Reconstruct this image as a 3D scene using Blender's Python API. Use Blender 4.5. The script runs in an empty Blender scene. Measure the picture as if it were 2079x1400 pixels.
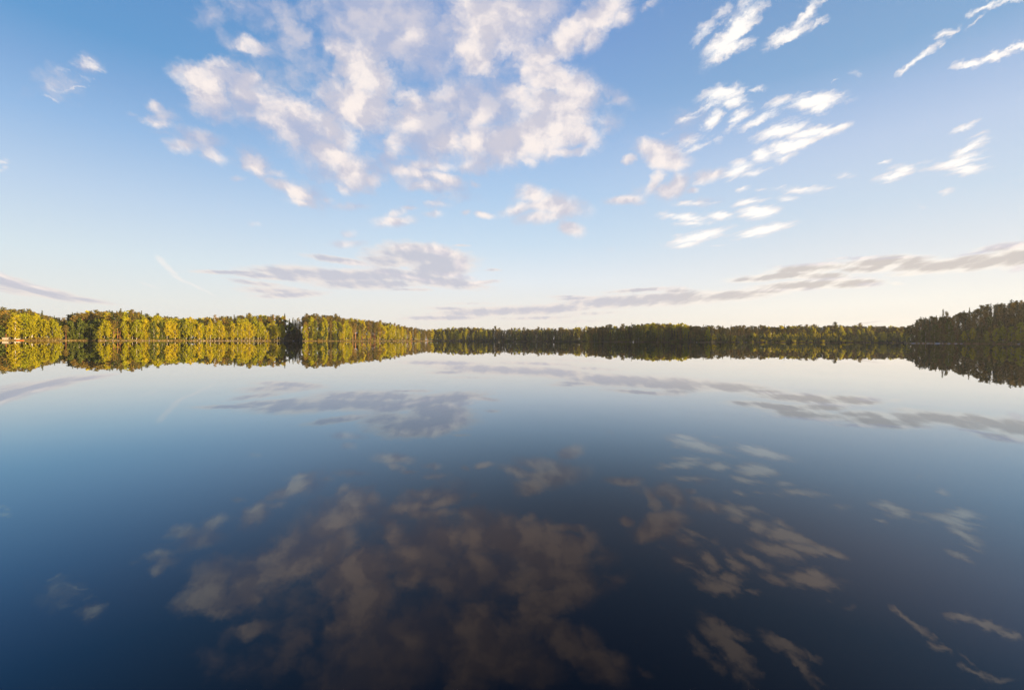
import bpy, bmesh, math, random
import numpy as np
from mathutils import Vector, Matrix

scene = bpy.context.scene
R = math.radians

# ------------------------------------------------------------------ camera
# photograph 2079 x 1400, 16 mm lens on a 36 mm wide sensor, standing at the water's edge
PW, PH, FPX = 2079.0, 1400.0, 924.0
CAM_H = 1.25
PITCH = -8.7 / FPX            # looks a touch below the horizon
ROLL = math.atan(0.0036)      # horizon falls slightly to the right
cam_data = bpy.data.cameras.new("camera")
cam = bpy.data.objects.new("camera", cam_data)
scene.collection.objects.link(cam)
cam_data.sensor_width = 36.0
cam_data.lens = 36.0 * FPX / PW
cam_data.clip_start = 0.1
cam_data.clip_end = 30000.0
CAM_M = Matrix.Rotation(math.pi / 2 + PITCH, 4, 'X') @ Matrix.Rotation(ROLL, 4, 'Z')
cam.matrix_world = Matrix.Translation((0, 0, CAM_H)) @ CAM_M
scene.camera = cam
C3 = CAM_M.to_3x3()


def ray(px, py):
    """direction in the world of a place in the photograph"""
    return (C3 @ Vector(((px - PW / 2) / FPX, (PH / 2 - py) / FPX, -1.0))).normalized()


def horizon_y(px):
    lo, hi = 600.0, 800.0
    for _ in range(40):
        m = (lo + hi) / 2
        if ray(px, m).z > 0:
            lo = m
        else:
            hi = m
    return lo


# ------------------------------------------------------------------ render settings
scene.view_settings.view_transform = 'Standard'
scene.view_settings.look = 'None'
scene.view_settings.exposure = 1.6
scene.view_settings.gamma = 1.0
scene.cycles.max_bounces = 6
scene.cycles.diffuse_bounces = 2
scene.cycles.glossy_bounces = 3
scene.cycles.transparent_max_bounces = 6
scene.cycles.caustics_reflective = False
scene.cycles.caustics_refractive = False

# ------------------------------------------------------------------ sun
SUN_AZ, SUN_EL = R(103.0), R(5.5)      # azimuth clockwise from the view direction
sun_vec = Vector((math.sin(SUN_AZ) * math.cos(SUN_EL), math.cos(SUN_AZ) * math.cos(SUN_EL), math.sin(SUN_EL)))
sun_data = bpy.data.lights.new("sun", 'SUN')
sun_data.energy = 5.0
sun_data.angle = R(0.5)
sun_data.color = (1.0, 0.71, 0.38)
sun = bpy.data.objects.new("sun", sun_data)
sun.rotation_euler = sun_vec.to_track_quat('Z', 'Y').to_euler()
scene.collection.objects.link(sun)

# ------------------------------------------------------------------ world: sky and its clouds
world = bpy.data.worlds.new("World")
scene.world = world
world.use_nodes = True
world.cycles.sampling_method = 'MANUAL'
world.cycles.sample_map_resolution = 256
nt = world.node_tree
nt.nodes.clear()


class G:
    """short hand for building node graphs"""
    def __init__(self, tree):
        self.t = tree

    def put(self, sock, v):
        if isinstance(v, bpy.types.NodeSocket):
            self.t.links.new(v, sock)
        elif v is not None:
            sock.default_value = v

    def m(self, op, a, b=None, c=None, clamp=False):
        n = self.t.nodes.new('ShaderNodeMath')
        n.operation = op
        n.use_clamp = clamp
        self.put(n.inputs[0], a)
        self.put(n.inputs[1], b)
        self.put(n.inputs[2], c)
        return n.outputs[0]

    def vm(self, op, a, b=None, s=None):
        n = self.t.nodes.new('ShaderNodeVectorMath')
        n.operation = op
        self.put(n.inputs[0], a)
        if b is not None:
            self.put(n.inputs[1], b)
        if s is not None:
            self.put(n.inputs['Scale'], s)
        return n.outputs['Value'] if op in ('LENGTH', 'DOT_PRODUCT') else n.outputs[0]

    def sep(self, v):
        n = self.t.nodes.new('ShaderNodeSeparateXYZ')
        self.put(n.inputs[0], v)
        return n.outputs

    def comb(self, x, y, z=0.0):
        n = self.t.nodes.new('ShaderNodeCombineXYZ')
        for i, v in enumerate((x, y, z)):
            self.put(n.inputs[i], v)
        return n.outputs[0]

    def step(self, v, a, b, lo=0.0, hi=1.0, kind='SMOOTHSTEP'):
        n = self.t.nodes.new('ShaderNodeMapRange')
        n.interpolation_type = kind
        self.put(n.inputs[0], v)
        for i, x in enumerate((a, b, lo, hi)):
            self.put(n.inputs[i + 1], x)
        return n.outputs[0]

    def noise(self, v, scale, detail=5.0, rough=0.55, color=False, lac=2.0, dist=0.0):
        n = self.t.nodes.new('ShaderNodeTexNoise')
        self.put(n.inputs['Vector'], v)
        n.inputs['Scale'].default_value = scale
        n.inputs['Detail'].default_value = detail
        n.inputs['Roughness'].default_value = rough
        n.inputs['Lacunarity'].default_value = lac
        n.inputs['Distortion'].default_value = dist
        return n.outputs['Color'] if color else n.outputs['Fac']

    def mix(self, f, a, b):
        n = self.t.nodes.new('ShaderNodeMix')
        n.data_type = 'RGBA'
        n.clamp_result = False
        self.put(n.inputs[0], f)
        self.put(n.inputs[6], a)
        self.put(n.inputs[7], b)
        return n.outputs[2]

    def ramp(self, v, stops):
        n = self.t.nodes.new('ShaderNodeValToRGB')
        r = n.color_ramp
        r.elements.remove(r.elements[1])
        r.elements[0].position, r.elements[0].color = stops[0]
        for p, c in stops[1:]:
            r.elements.new(p).color = c
        self.put(n.inputs[0], v)
        return n.outputs[0]

    def mapping(self, v, loc, rot, scale, kind='TEXTURE'):
        n = self.t.nodes.new('ShaderNodeMapping')
        n.vector_type = kind
        self.put(n.inputs[0], v)
        n.inputs['Location'].default_value = loc
        n.inputs['Rotation'].default_value = rot
        n.inputs['Scale'].default_value = scale
        return n.outputs[0]


def lin(r, g, b):
    def f(c):
        c = c / 255.0
        return c / 12.92 if c <= 0.04045 else ((c + 0.055) / 1.055) ** 2.4
    return (f(r), f(g), f(b), 1.0)
g = G(nt)
SKY_STRENGTH = 0.066
tc = nt.nodes.new('ShaderNodeTexCoord')
DIR = tc.outputs['Generated']
dx, dy, dz = g.sep(DIR)

nish = nt.nodes.new('ShaderNodeTexSky')
nish.sky_type = 'NISHITA'
nish.sun_disc = False
nish.sun_elevation = SUN_EL
nish.sun_rotation = SUN_AZ
nish.air_density, nish.dust_density, nish.ozone_density = 1.0, 0.6, 3.0

# the evening sky's own colours by height above the horizon, towards the left, ahead, and right
LEFT = [(0.0, (236, 231, 224)), (.067, (231, 233, 230)), (.138, (216, 229, 236)), (.237, (188, 210, 234)),
        (.333, (150, 186, 226)), (.39, (129, 170, 216)), (.447, (102, 156, 207)), (.8, (60, 110, 175))]
AHEAD = [(0.0, (238, 231, 222)), (.07, (237, 235, 230)), (.13, (228, 235, 241)), (.204, (203, 223, 240)), (.30, (177, 206, 236)),
         (.389, (158, 190, 229)), (.47, (133, 171, 218)), (.54, (121, 159, 212)), (.6, (110, 151, 207)), (.85, (60, 105, 170))]
RIGHT = [(0.0, (250, 240, 226)), (.067, (247, 244, 236)), (.138, (229, 233, 236)), (.237, (203, 219, 235)),
         (.333, (188, 206, 232)), (.39, (166, 191, 225)), (.447, (136, 173, 212)), (.8, (70, 115, 175))]
rl, ra, rr = [g.ramp(dz, [(p, lin(*c)) for p, c in S]) for S in (LEFT, AHEAD, RIGHT)]
hor = g.m('MAXIMUM', g.m('SQRT', g.m('ADD', g.m('MULTIPLY', dx, dx), g.m('MULTIPLY', dy, dy))), 0.001)
azs = g.m('DIVIDE', dx, hor)
base = g.mix(g.step(azs, -0.05, -0.74, kind='SMOOTHSTEP'), ra, rl)
base = g.mix(g.step(azs, 0.0, 0.70, kind='SMOOTHSTEP'), base, rr)
base = g.vm('SCALE', base, s=5.2)
sky = g.mix(0.04, base, nish.outputs[0])

# ---- cloud sheet: sky places as slopes (across, up), bent by turbulence that shrinks towards the horizon
yc = g.m('MAXIMUM', dy, 0.05)
U0 = g.m('DIVIDE', dx, yc)
V0 = g.m('MAXIMUM', g.m('DIVIDE', dz, yc), 0.01)
VH = g.m('POWER', V0, -0.5)
P0 = g.comb(g.m('DIVIDE', U0, V0), g.m('MULTIPLY', VH, -2.0), 0.0)
w1 = g.vm('SUBTRACT', g.noise(P0, 1.8, 2.0, 0.5, color=True), (0.5, 0.5, 0.5))
PM0 = g.comb(g.m('MULTIPLY', U0, g.m('MULTIPLY', g.m('POWER', V0, -0.35), 2.0)), g.m('MULTIPLY', g.m('POWER', V0, 0.65), 3.08), 0.0)
w2 = g.vm('SUBTRACT', g.noise(PM0, 7.5, 5.0, 0.68, color=True), (0.5, 0.5, 0.5))
W = g.vm('ADD', g.vm('SCALE', w1, s=0.06), g.vm('SCALE', w2, s=0.10))
wx, wy, _ = g.sep(W)
P1 = g.vm('ADD', P0, W)
UV = g.comb(g.m('ADD', U0, g.m('MULTIPLY', wx, V0)), g.m('ADD', V0, g.m('MULTIPLY', wy, g.m('POWER', V0, 1.5))), 0.0)


def uv_of(px, py):
    d = ray(px, py)
    return d.x / d.y, d.z / d.y


def place(blobs, grow):
    """photograph places -> soft ellipses in the sky's own u, v"""
    out = []
    for (x, y, rx, ry, ang, wt) in blobs:
        u, v = uv_of(x, y)
        a_, ru, rv = R(ang) - ROLL, rx * grow / FPX, ry * grow / FPX
        hx = math.hypot(ru * math.cos(a_), rv * math.sin(a_))
        hy = math.hypot(ru * math.sin(a_), rv * math.cos(a_))
        out.append((u, v, ru, rv, a_, wt, u - hx, u + hx, v - hy, v + hy))
    return out


def cover(g, UV, blobs, last):
    """largest of many soft ellipses, evaluated one after another"""
    out = None
    for (u, v, ru, rv, a_, wt, *_r) in blobs:
        src = UV
        if last[0] is not None:
            src = g.vm('MULTIPLY_ADD', last[0], (1e-7, 1e-7, 1e-7))
            g.put(src.node.inputs[2], UV)
        q = g.mapping(src, (u, v, 0), (0, 0, a_), (ru, rv, 1))
        f = g.step(g.vm('LENGTH', q), 1.0, 0.0, 0.0, wt)
        out = f if out is None else g.m('MAXIMUM', out, f)
        last[0] = out
    return out


# angle: counter-clockwise, degrees
VEIL = [  # thin lavender cloud of the big mass
    (790, 45, 170, 85, -18, .9), (700, 25, 90, 45, -10, .6), (850, 120, 80, 45, -25, .7), (600, 70, 70, 28, -35, .62), (500, 25, 90, 30, -20, .55),
    (430, 35, 50, 30, 60, .46), (470, 85, 50, 25, -20, .42), (550, 20, 60, 30, -20, .55),
    (1000, 40, 150, 70, 0, .85), (1100, 10, 60, 40, 0, .8), (960, 110, 60, 60, 0, .7), (1060, 90, 50, 30, -30, .5),
    (960, 215, 130, 60, -5, .85), (880, 260, 100, 80, -10, .85), (1000, 290, 130, 55, 5, .8), (900, 180, 60, 25, 0, .5),
    (730, 220, 95, 50, -20, .9), (590, 250, 115, 45, -28, .9), (650, 310, 95, 45, -35, .85), (500, 215, 90, 40, -10, .75),
    (470, 165, 75, 35, -10, .85), (430, 200, 60, 45, -30, .75), (560, 150, 90, 40, -10, .45), (620, 120, 100, 30, -20, .40),
    (400, 280, 70, 20, -12, .62), (330, 235, 35, 18, -10, .6), (510, 325, 50, 25, -25, .62), (620, 395, 60, 30, -20, .55),
    (850, 350, 80, 35, -5, .65), (900, 375, 60, 25, 0, .55), (760, 350, 50, 25, -30, .5), (1250, 195, 45, 20, -20, .5),
    (1230, 250, 40, 25, -20, .5), (780, 330, 60, 25, 0, .5), (930, 400, 60, 15, 0, .42),
    (700, 340, 70, 40, -35, .7), (780, 290, 50, 25, 0, .42), (710, 420, 50, 10, 0, .42), (880, 415, 40, 14, 0, .45),
    (120, 165, 70, 40, -15, .40), (170, 130, 35, 20, -10, .50),
    (1400, 240, 60, 25, 25, .45), (1390, 285, 50, 18, 25, .50), (1310, 385, 60, 18, 25, .42), (1420, 410, 60, 10, 5, .42),
]
PUFF = [  # bright sun-facing heaps
    (850, 504, 64, 8, -3, .6), (905, 512, 44, 10, -18, .7), (936, 535, 14, 18, 10, .7), (925, 560, 35, 5, -8, .6), (720, 535, 40, 4, -8, .6), (830, 562, 60, 4, -10, .6), (975, 573, 26, 3, 6, .6), (0, 557, 34, 6, -30, .55), (70, 580, 60, 4, -14, .5),
    (2040, 499, 50, 6, 8, .75), (1990, 512, 50, 3, 9, .6), (1835, 523, 50, 3, 3, .65), (1740, 523, 50, 3, 4, .6), (1650, 536, 70, 3, 4, .6), (1700, 565, 60, 4, 3, .55), (1770, 577, 26, 4, 5, .65), (1600, 588, 60, 3, 3, .5), (2070, 545, 20, 6, 10, .6), (1360, 585, 40, 4, 4, .5),
    (735, 140, 62, 34, -35, 1), (760, 158, 40, 26, -40, 1), (700, 115, 50, 22, -30, .7), (715, 205, 62, 32, -18, .9), (745, 225, 38, 28, 0, .8),
    (515, 98, 36, 15, -15, .75), (395, 155, 38, 20, -20, .85), (425, 185, 34, 24, -35, 1), (435, 210, 22, 18, 0, .6),
    (455, 137, 30, 8, -12, .6), (505, 160, 22, 16, -30, .65), (505, 193, 52, 13, -8, .75), (500, 175, 20, 20, 0, .6),
    (595, 222, 58, 22, -28, .85), (560, 255, 36, 22, -30, .6), (665, 260, 50, 26, -35, .85), (695, 285, 30, 22, 0, .8),
    (680, 325, 48, 22, -35, .9), (715, 355, 38, 22, -40, .95), (700, 385, 24, 10, -20, .65), (755, 368, 15, 13, 0, .8),
    (310, 215, 20, 8, -5, .65), (320, 250, 40, 8, -12, .7), (270, 234, 10, 5, 0, .45), (370, 297, 34, 13, -8, .8), (435, 317, 27, 12, -25, .8),
    (520, 340, 22, 14, -25, .75), (505, 325, 26, 10, -15, .55), (595, 388, 46, 12, -28, .9), (612, 413, 28, 7, -12, .75), (660, 407, 18, 6, 0, .5),
    (560, 350, 18, 7, -10, .5), (485, 362, 12, 5, 0, .42), (835, 205, 32, 18, -28, .85), (825, 245, 32, 20, -28, .95), (900, 185, 28, 16, -10, .5),
    (920, 228, 26, 14, 0, .5), (975, 240, 26, 18, 20, .8), (915, 295, 32, 20, -30, .75), (965, 290, 28, 18, 0, .8), (805, 295, 22, 22, -40, .6),
    (820, 350, 34, 9, -6, .7), (890, 338, 38, 9, -8, .75), (905, 362, 34, 9, -14, .95), (862, 375, 28, 11, 5, .75), (848, 355, 14, 8, 0, .7),
    (955, 340, 28, 14, 10, .6), (965, 373, 12, 5, -20, .55), (970, 20, 45, 60, 10, .7), (990, 60, 50, 55, 20, .85), (965, 115, 35, 32, -30, .75),
    (1040, 20, 60, 30, 0, .6), (845, 72, 26, 20, 0, .55), (1120, 160, 60, 34, -25, 1), (1160, 185, 50, 36, -20, 1), (1095, 145, 60, 20, -10, .85),
    (1130, 225, 70, 42, -20, .95), (1110, 265, 80, 42, 5, .95), (1035, 285, 55, 28, 35, .85), (1020, 312, 30, 22, 0, .8), (1170, 270, 45, 24, -30, .9),
    (1085, 300, 50, 22, 0, .85), (1140, 312, 50, 9, 3, .8), (1076, 332, 13, 11, 0, .75), (1205, 245, 30, 8, -12, .55), (1190, 280, 28, 12, -40, .7), (1065, 200, 28, 30, 0, .65),
    (1100, 110, 48, 26, 42, .9), (1155, 72, 60, 28, 35, .95), (1220, 25, 60, 28, 35, 1), (1200, 75, 35, 22, 50, .8), (1265, 28, 25, 20, 45, .85),
    (1040, 120, 40, 18, 45, .5), (1245, 205, 34, 7, 12, .5), (1220, 190, 10, 30, 30, .5), (1318, 5, 22, 8, 20, .6),
    (795, 450, 40, 10, 6, .8), (803, 432, 20, 9, 20, .7), (830, 420, 18, 4, 0, .5), (705, 495, 32, 7, 4, .6), (710, 475, 14, 8, 0, .55), (515, 455, 15, 5, 0, .42),
    (875, 435, 22, 7, 5, .6), (880, 412, 34, 5, -8, .5), (1082, 398, 30, 17, -18, .95), (1120, 418, 55, 20, -8, .95), (1055, 424, 36, 11, 18, .8), (1105, 440, 45, 13, 5, .85),
    (1160, 464, 24, 12, -20, .95), (1180, 472, 14, 4, 0, .5), (985, 437, 18, 6, -8, .75), (948, 431, 9, 5, 20, .65), (1238, 506, 12, 4, 0, .42), (955, 350, 8, 5, 0, .4),
    (1340, 310, 48, 16, -14, 1), (1352, 325, 36, 15, -10, 1), (1318, 292, 24, 10, 0, .7), (1280, 323, 12, 7, 30, .7), (1366, 378, 30, 17, 38, 1), (1325, 372, 30, 10, 52, .75),
    (1268, 405, 32, 8, 6, .9), (1300, 410, 12, 5, 15, .6), (1405, 385, 12, 6, 0, .6), (1440, 355, 30, 11, 10, .8),
]
WISP = [  # torn white streaks to the right
    (1470, 100, 36, 18, 25, 1), (1490, 65, 66, 22, 58, .95), (1520, 20, 50, 20, 55, .8), (1432, 68, 34, 12, 48, .75), (1465, 20, 30, 12, 55, .5), (1505, 90, 24, 14, 30, .7),
    (1600, 72, 44, 13, 32, .9), (1632, 35, 50, 12, 48, .8), (1655, 55, 24, 6, 32, .65), (1670, 5, 22, 6, 30, .5),
    (1470, 192, 40, 16, 14, 1), (1490, 205, 32, 12, 12, .9), (1450, 212, 30, 9, 15, .8), (1533, 182, 19, 6, 15, .7), (1400, 240, 30, 6, 32, .7), (1412, 225, 18, 5, 30, .6),
    (1447, 240, 27, 12, 58, .85), (1498, 240, 28, 11, 42, .9), (1550, 240, 46, 10, 30, .85), (1585, 212, 34, 12, 18, .7), (1655, 205, 55, 14, 6, 1), (1665, 218, 28, 12, 20, .9),
    (1700, 195, 22, 5, 28, .6), (1590, 265, 50, 14, 18, .95), (1650, 270, 50, 12, 6, 1), (1700, 262, 28, 7, 16, .8), (1605, 295, 50, 14, 22, 1), (1548, 315, 24, 16, 22, .95),
    (1500, 345, 28, 13, 28, .95), (1585, 320, 30, 10, 20, .7), (1530, 352, 26, 6, 18, .7), (1425, 368, 16, 9, 30, .6), (1408, 300, 34, 6, 22, .65), (1410, 285, 50, 10, 25, .5),
    (1462, 285, 12, 8, 30, .5), (1355, 270, 35, 5, 25, .42), (1410, 412, 42, 5, 4, .65), (1392, 440, 46, 9, -3, .85), (1410, 452, 36, 6, 3, .7), (1463, 436, 28, 9, 2, .9), (1543, 430, 38, 14, 4, 1),
    (1522, 408, 34, 6, 12, .8), (1512, 382, 14, 5, 22, .7), (1545, 383, 16, 3, 8, .42), (1580, 380, 18, 4, 12, .6), (1640, 384, 50, 7, 3, .7), (1602, 403, 20, 7, 5, .75), (1665, 382, 40, 4, 0, .5),
    (1418, 480, 58, 10, 14, .95), (1392, 495, 30, 8, 8, .8), (1375, 477, 14, 3, 10, .5), (1550, 467, 60, 8, 13, .95), (1520, 478, 34, 5, 5, .8), (1455, 498, 22, 3, 3, .55),
    (1715, 355, 20, 6, 8, .6), (1795, 330, 18, 4, 6, .75), (1835, 344, 28, 8, 15, .8), (1812, 358, 34, 8, 14, .9), (1803, 369, 24, 5, 8, .6), (1878, 330, 30, 4, 16, .5),
    (1945, 328, 55, 11, 14, 1), (1965, 300, 40, 9, 28, .9), (1985, 290, 34, 6, 28, .75), (1960, 345, 40, 10, 8, .85), (2000, 338, 24, 4, 8, .6), (1957, 260, 30, 5, 26, .85),
    (1985, 275, 30, 5, 15, .42), (1922, 389, 14, 4, 20, .6), (1860, 118, 38, 7, 35, .95), (1840, 132, 28, 5, 38, .8), (1918, 64, 26, 8, 22, .75), (1935, 55, 20, 4, 35, .5), (1905, 85, 14, 6, 40, .42),
    (1965, 130, 28, 9, 10, .95), (2010, 118, 46, 8, 20, .95), (2060, 95, 28, 5, 26, .9), (2000, 10, 46, 8, 18, .95), (1968, 22, 18, 8, 10, .7), (2050, 2, 36, 6, 5, .8), (1985, 40, 30, 3, 38, .4),
    (1690, 165, 10, 3, 30, .5), (1735, 150, 10, 8, 0, .42), (1870, 420, 8, 4, 0, .42), (2, 330, 18, 5, 0, .5), (5, 342, 10, 4, 0, .45),
    (175, 160, 19, 5, -16, .55), (121, 143, 14, 5, -18, .38), (108, 175, 24, 3, -26, .42), (98, 192, 26, 4, -24, .36), (180, 130, 34, 12, -10, .5), (75, 163, 12, 3, -10, .5), (150, 180, 24, 3, 8, .42),
]
BAND = [  # long grey sheets low over the horizon
    (860, 520, 92, 22, -6, 1), (895, 540, 60, 24, 5, .95), (790, 530, 60, 14, 0, .8), (860, 565, 110, 12, -8, .95), (930, 575, 60, 6, -6, .8), (985, 573, 30, 4, 6, .7),
    (700, 560, 150, 13, 0, .95), (620, 555, 110, 13, -3, .9), (740, 575, 110, 12, 0, .85), (470, 552, 80, 4, 0, .8), (540, 560, 70, 7, -4, .8), (690, 528, 70, 6, -8, .8), (520, 575, 60, 5, -8, .7), (590, 598, 70, 7, 3, .8), (560, 590, 70, 8, -2, .75),
    (835, 588, 40, 3, 0, .75), (1000, 548, 22, 3, 0, .5), (935, 498, 20, 3, 0, .5),
    (10, 573, 60, 14, -14, .95), (90, 593, 80, 10, -11, .95), (170, 608, 60, 5, -8, .85), (30, 590, 60, 8, -8, .7),
    (900, 645, 80, 5, 1, .85), (1000, 632, 110, 9, 3, .9), (1110, 628, 100, 10, 4, .85), (910, 626, 40, 4, 0, .75), (1090, 645, 80, 4, 2, .7), (1180, 605, 50, 4, 3, .8), (1150, 602, 40, 3, 0, .6),
    (1250, 612, 100, 12, 3, .95), (1370, 606, 120, 13, 3, .95), (1480, 600, 90, 10, 3, .9), (1550, 592, 60, 7, 4, .8), (1300, 589, 70, 4, 4, .8), (1370, 590, 34, 8, 0, .7), (1200, 636, 70, 4, 3, .55),
    (1640, 578, 110, 9, 5, .95), (1730, 575, 60, 9, 3, .9), (1590, 560, 90, 7, 4, .85), (1530, 567, 55, 6, 2, .8), (1650, 545, 90, 9, 5, .85), (1660, 560, 70, 9, 0, .75), (1560, 590, 60, 6, 6, .6),
    (1800, 532, 90, 11, 4, .95), (1760, 545, 60, 9, 2, .8), (1900, 540, 90, 13, 4, .95), (1990, 532, 100, 14, 7, 1), (2065, 522, 50, 20, 8, .95), (2040, 502, 60, 9, 8, .7), (1850, 555, 50, 5, 5, .6), (1820, 575, 18, 4, 0, .5),
    (1750, 655, 110, 4, 3, .5), (1650, 660, 60, 3, 2, .42), (1800, 650, 70, 2, 3, .45), (1180, 652, 90, 4, 1, .45), (960, 616, 60, 3, 0, .45),
]
TRAIL = [(330, 532, 22, 6, -42, .75), (345, 546, 24, 6, -42, .75), (362, 565, 24, 4, -30, .7), (395, 580, 34, 3, -26, .6), (425, 594, 22, 2.2, -32, .5), (300, 578, 30, 3, -18, .4)]

# texture of the sheet; streaks run down-wind
n_big = g.noise(P1, 3.2, 3.0, 0.5)
n_mid = g.noise(P1, 9.0, 7.0, 0.66)
PS = g.mapping(P1, (0, 0, 0), (0, 0, math.atan2(.86, .5)), (3.2, 1.0, 1.0))
n_str = g.noise(PS, 17.0, 6.0, 0.68)
PM = g.vm('ADD', PM0, W)
n_soft = g.noise(PM, 7.5, 7.0, 0.64)
n_lump = g.noise(PM, 3.0, 3.0, 0.5)
tow = (.080, -.045, 0)      # towards the sun along the sheet
relief = g.m('SUBTRACT', g.noise(PM, 4.6, 5.0, 0.55), g.noise(g.vm('ADD', PM, tow), 4.6, 5.0, 0.55))


EX = 5.15


def lum(c, k=1.0):
    l = lin(*c)
    return (l[0] * EX * k, l[1] * EX * k, l[2] * EX * k, 1.0)


base_sky = sky
VEIL_COL = g.mix(g.step(g.m('ADD', relief, g.m('MULTIPLY', g.m('SUBTRACT', n_lump, .5), .5)), -0.12, 0.12), lum((180, 187, 212)), lum((213, 209, 218)))
n_puff = g.m('MULTIPLY', g.m('SUBTRACT', g.m('ADD', g.m('MULTIPLY', n_soft, .75), g.m('MULTIPLY', n_lump, .25)), 0.5), 1.5)
rel2 = g.m('ADD', g.m('MULTIPLY', relief, 5.0), g.m('MULTIPLY', g.m('SUBTRACT', n_soft, .5), 1.2))
rel1 = g.m('MULTIPLY', relief, -1.2)
n_wisp = g.m('MULTIPLY', g.m('SUBTRACT', g.m('ADD', g.m('MULTIPLY', n_str, .6), g.m('MULTIPLY', n_mid, .4)), .5), 3.0)
n_band = g.m('MULTIPLY', g.m('SUBTRACT', g.m('ADD', g.m('MULTIPLY', n_big, .4), g.m('MULTIPLY', n_mid, .6)), .5), 0.95)
BAND_AZ = g.step(azs, 0.1, 0.6)
ALL = {'veil': place(VEIL, 1.75), 'puff': place(PUFF, 2.15), 'wisp': place(WISP, 2.0), 'band': place(BAND, 2.0), 'trail': place(TRAIL, 1.6)}
uvx, uvy, _ = g.sep(UV)


SHARED = {'UV': ('NodeSocketVector', UV), 'sky': ('NodeSocketColor', base_sky), 'veil_col': ('NodeSocketColor', VEIL_COL)}
for k, v in (('n_mid', n_soft), ('n_puff', n_puff), ('rel2', rel2), ('rel1', rel1), ('n_wisp', n_wisp), ('n_band', n_band), ('band_az', BAND_AZ)):
    SHARED[k] = ('NodeSocketFloat', v)


def paint(sets):
    """clouds over the clear sky in one field of the sheet"""
    tree = bpy.data.node_groups.new("cloud field", 'ShaderNodeTree')
    for k, (kind, _s) in SHARED.items():
        tree.interface.new_socket(k, in_out='INPUT', socket_type=kind)
    tree.interface.new_socket("Background", in_out='OUTPUT', socket_type='NodeSocketShader')
    gi = tree.nodes.new('NodeGroupInput').outputs
    g = G(tree)
    uv, sky, last = gi['UV'], gi['sky'], [None]
    if sets['veil']:
        a = g.step(g.m('ADD', cover(g, uv, sets['veil'], last), g.m('MULTIPLY', g.m('SUBTRACT', gi['n_mid'], .5), 1.1)), 0.10, 0.80)
        sky = g.mix(g.m('MULTIPLY', a, 0.86), sky, gi['veil_col'])
    if sets['band']:
        db = g.m('ADD', cover(g, uv, sets['band'], last), gi['n_band'])
        a = g.step(db, 0.12, 0.66)
        fr = g.mix(gi['band_az'], lum((238, 228, 222)), lum((255, 247, 236)))
        hr = g.mix(gi['band_az'], lum((196, 196, 208)), lum((203, 195, 190)))
        col = g.mix(g.step(g.m('ADD', db, gi['rel1']), 0.35, 0.85), fr, hr)
        sky = g.mix(g.m('MULTIPLY', a, 0.85), sky, col)
    if sets['puff']:
        cp = cover(g, uv, sets['puff'], last)
        a = g.step(g.m('ADD', cp, g.m('MULTIPLY', gi['n_puff'], g.step(cp, 0.0, 0.25))), 0.06, 0.88)
        body = g.step(g.m('ADD', g.m('MULTIPLY', cp, .62), gi['rel2']), -0.25, 1.15)
        sky = g.mix(g.m('MULTIPLY', a, 0.93), sky, g.mix(body, lum((205, 203, 215)), lum((247, 236, 230), 1.05)))
    if sets['wisp']:
        cw = cover(g, uv, sets['wisp'], last)
        a = g.step(g.m('ADD', cw, g.m('MULTIPLY', gi['n_wisp'], g.step(cw, 0.0, 0.25))), 0.12, 0.95)
        sky = g.mix(g.m('MULTIPLY', a, 0.93), sky, g.mix(g.step(cw, .3, .9), lum((238, 232, 232)), lum((253, 247, 240), 1.12)))
    if sets['trail']:
        a = g.step(cover(g, uv, sets['trail'], last), 0.05, 0.70)
        sky = g.mix(g.m('MULTIPLY', a, 0.5), sky, lum((250, 242, 236)))
    n = tree.nodes.new('ShaderNodeBackground')
    n.inputs['Strength'].default_value = SKY_STRENGTH
    tree.links.new(sky, n.inputs['Color'])
    tree.links.new(n.outputs[0], tree.nodes.new('NodeGroupOutput').inputs[0])
    gn = nt.nodes.new('ShaderNodeGroup')
    gn.node_tree = tree
    for k, (_k, sock) in SHARED.items():
        nt.links.new(sock, gn.inputs[k])
    return gn.outputs[0]


def mixs(f, a, b):
    n = nt.nodes.new('ShaderNodeMixShader')
    nt.links.new(f, n.inputs[0])
    nt.links.new(a, n.inputs[1])
    nt.links.new(b, n.inputs[2])
    return n.outputs[0]


def split(sets, depth):
    """the sheet is cut into fields so that each ray only looks at the clouds near it"""
    n = sum(len(v) for v in sets.values())
    if n <= 16 or depth == 6:
        return paint(sets)
    best = None
    for ax in (0, 1):
        cs = sorted((b[ax] for v in sets.values() for b in v))
        for k in (len(cs) // 3, len(cs) // 2, 2 * len(cs) // 3):
            c = (cs[k - 1] + cs[k]) / 2
            lo = {k2: [b for b in v if b[6 + 2 * ax] < c] for k2, v in sets.items()}
            hi = {k2: [b for b in v if b[7 + 2 * ax] > c] for k2, v in sets.items()}
            score = max(sum(map(len, lo.values())), sum(map(len, hi.values())))
            if best is None or score < best[0]:
                best = (score, ax, c, lo, hi)
    score, ax, c, lo, hi = best
    if score > n - 3:
        return paint(sets)
    return mixs(g.m('GREATER_THAN', (uvx, uvy)[ax], c), split(lo, depth + 1), split(hi, depth + 1))


none = {k: [] for k in ALL}
surf = mixs(g.m('LESS_THAN', dy, 0.08), split(ALL, 0), paint(none))
wo = nt.nodes.new('ShaderNodeOutputWorld')
nt.links.new(surf, wo.inputs['Surface'])

# ------------------------------------------------------------------ lake water
def material(name):
    m = bpy.data.materials.new(name)
    m.use_nodes = True
    m.node_tree.nodes.clear()
    o = m.node_tree.nodes.new('ShaderNodeOutputMaterial')
    return m, G(m.node_tree), o


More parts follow.
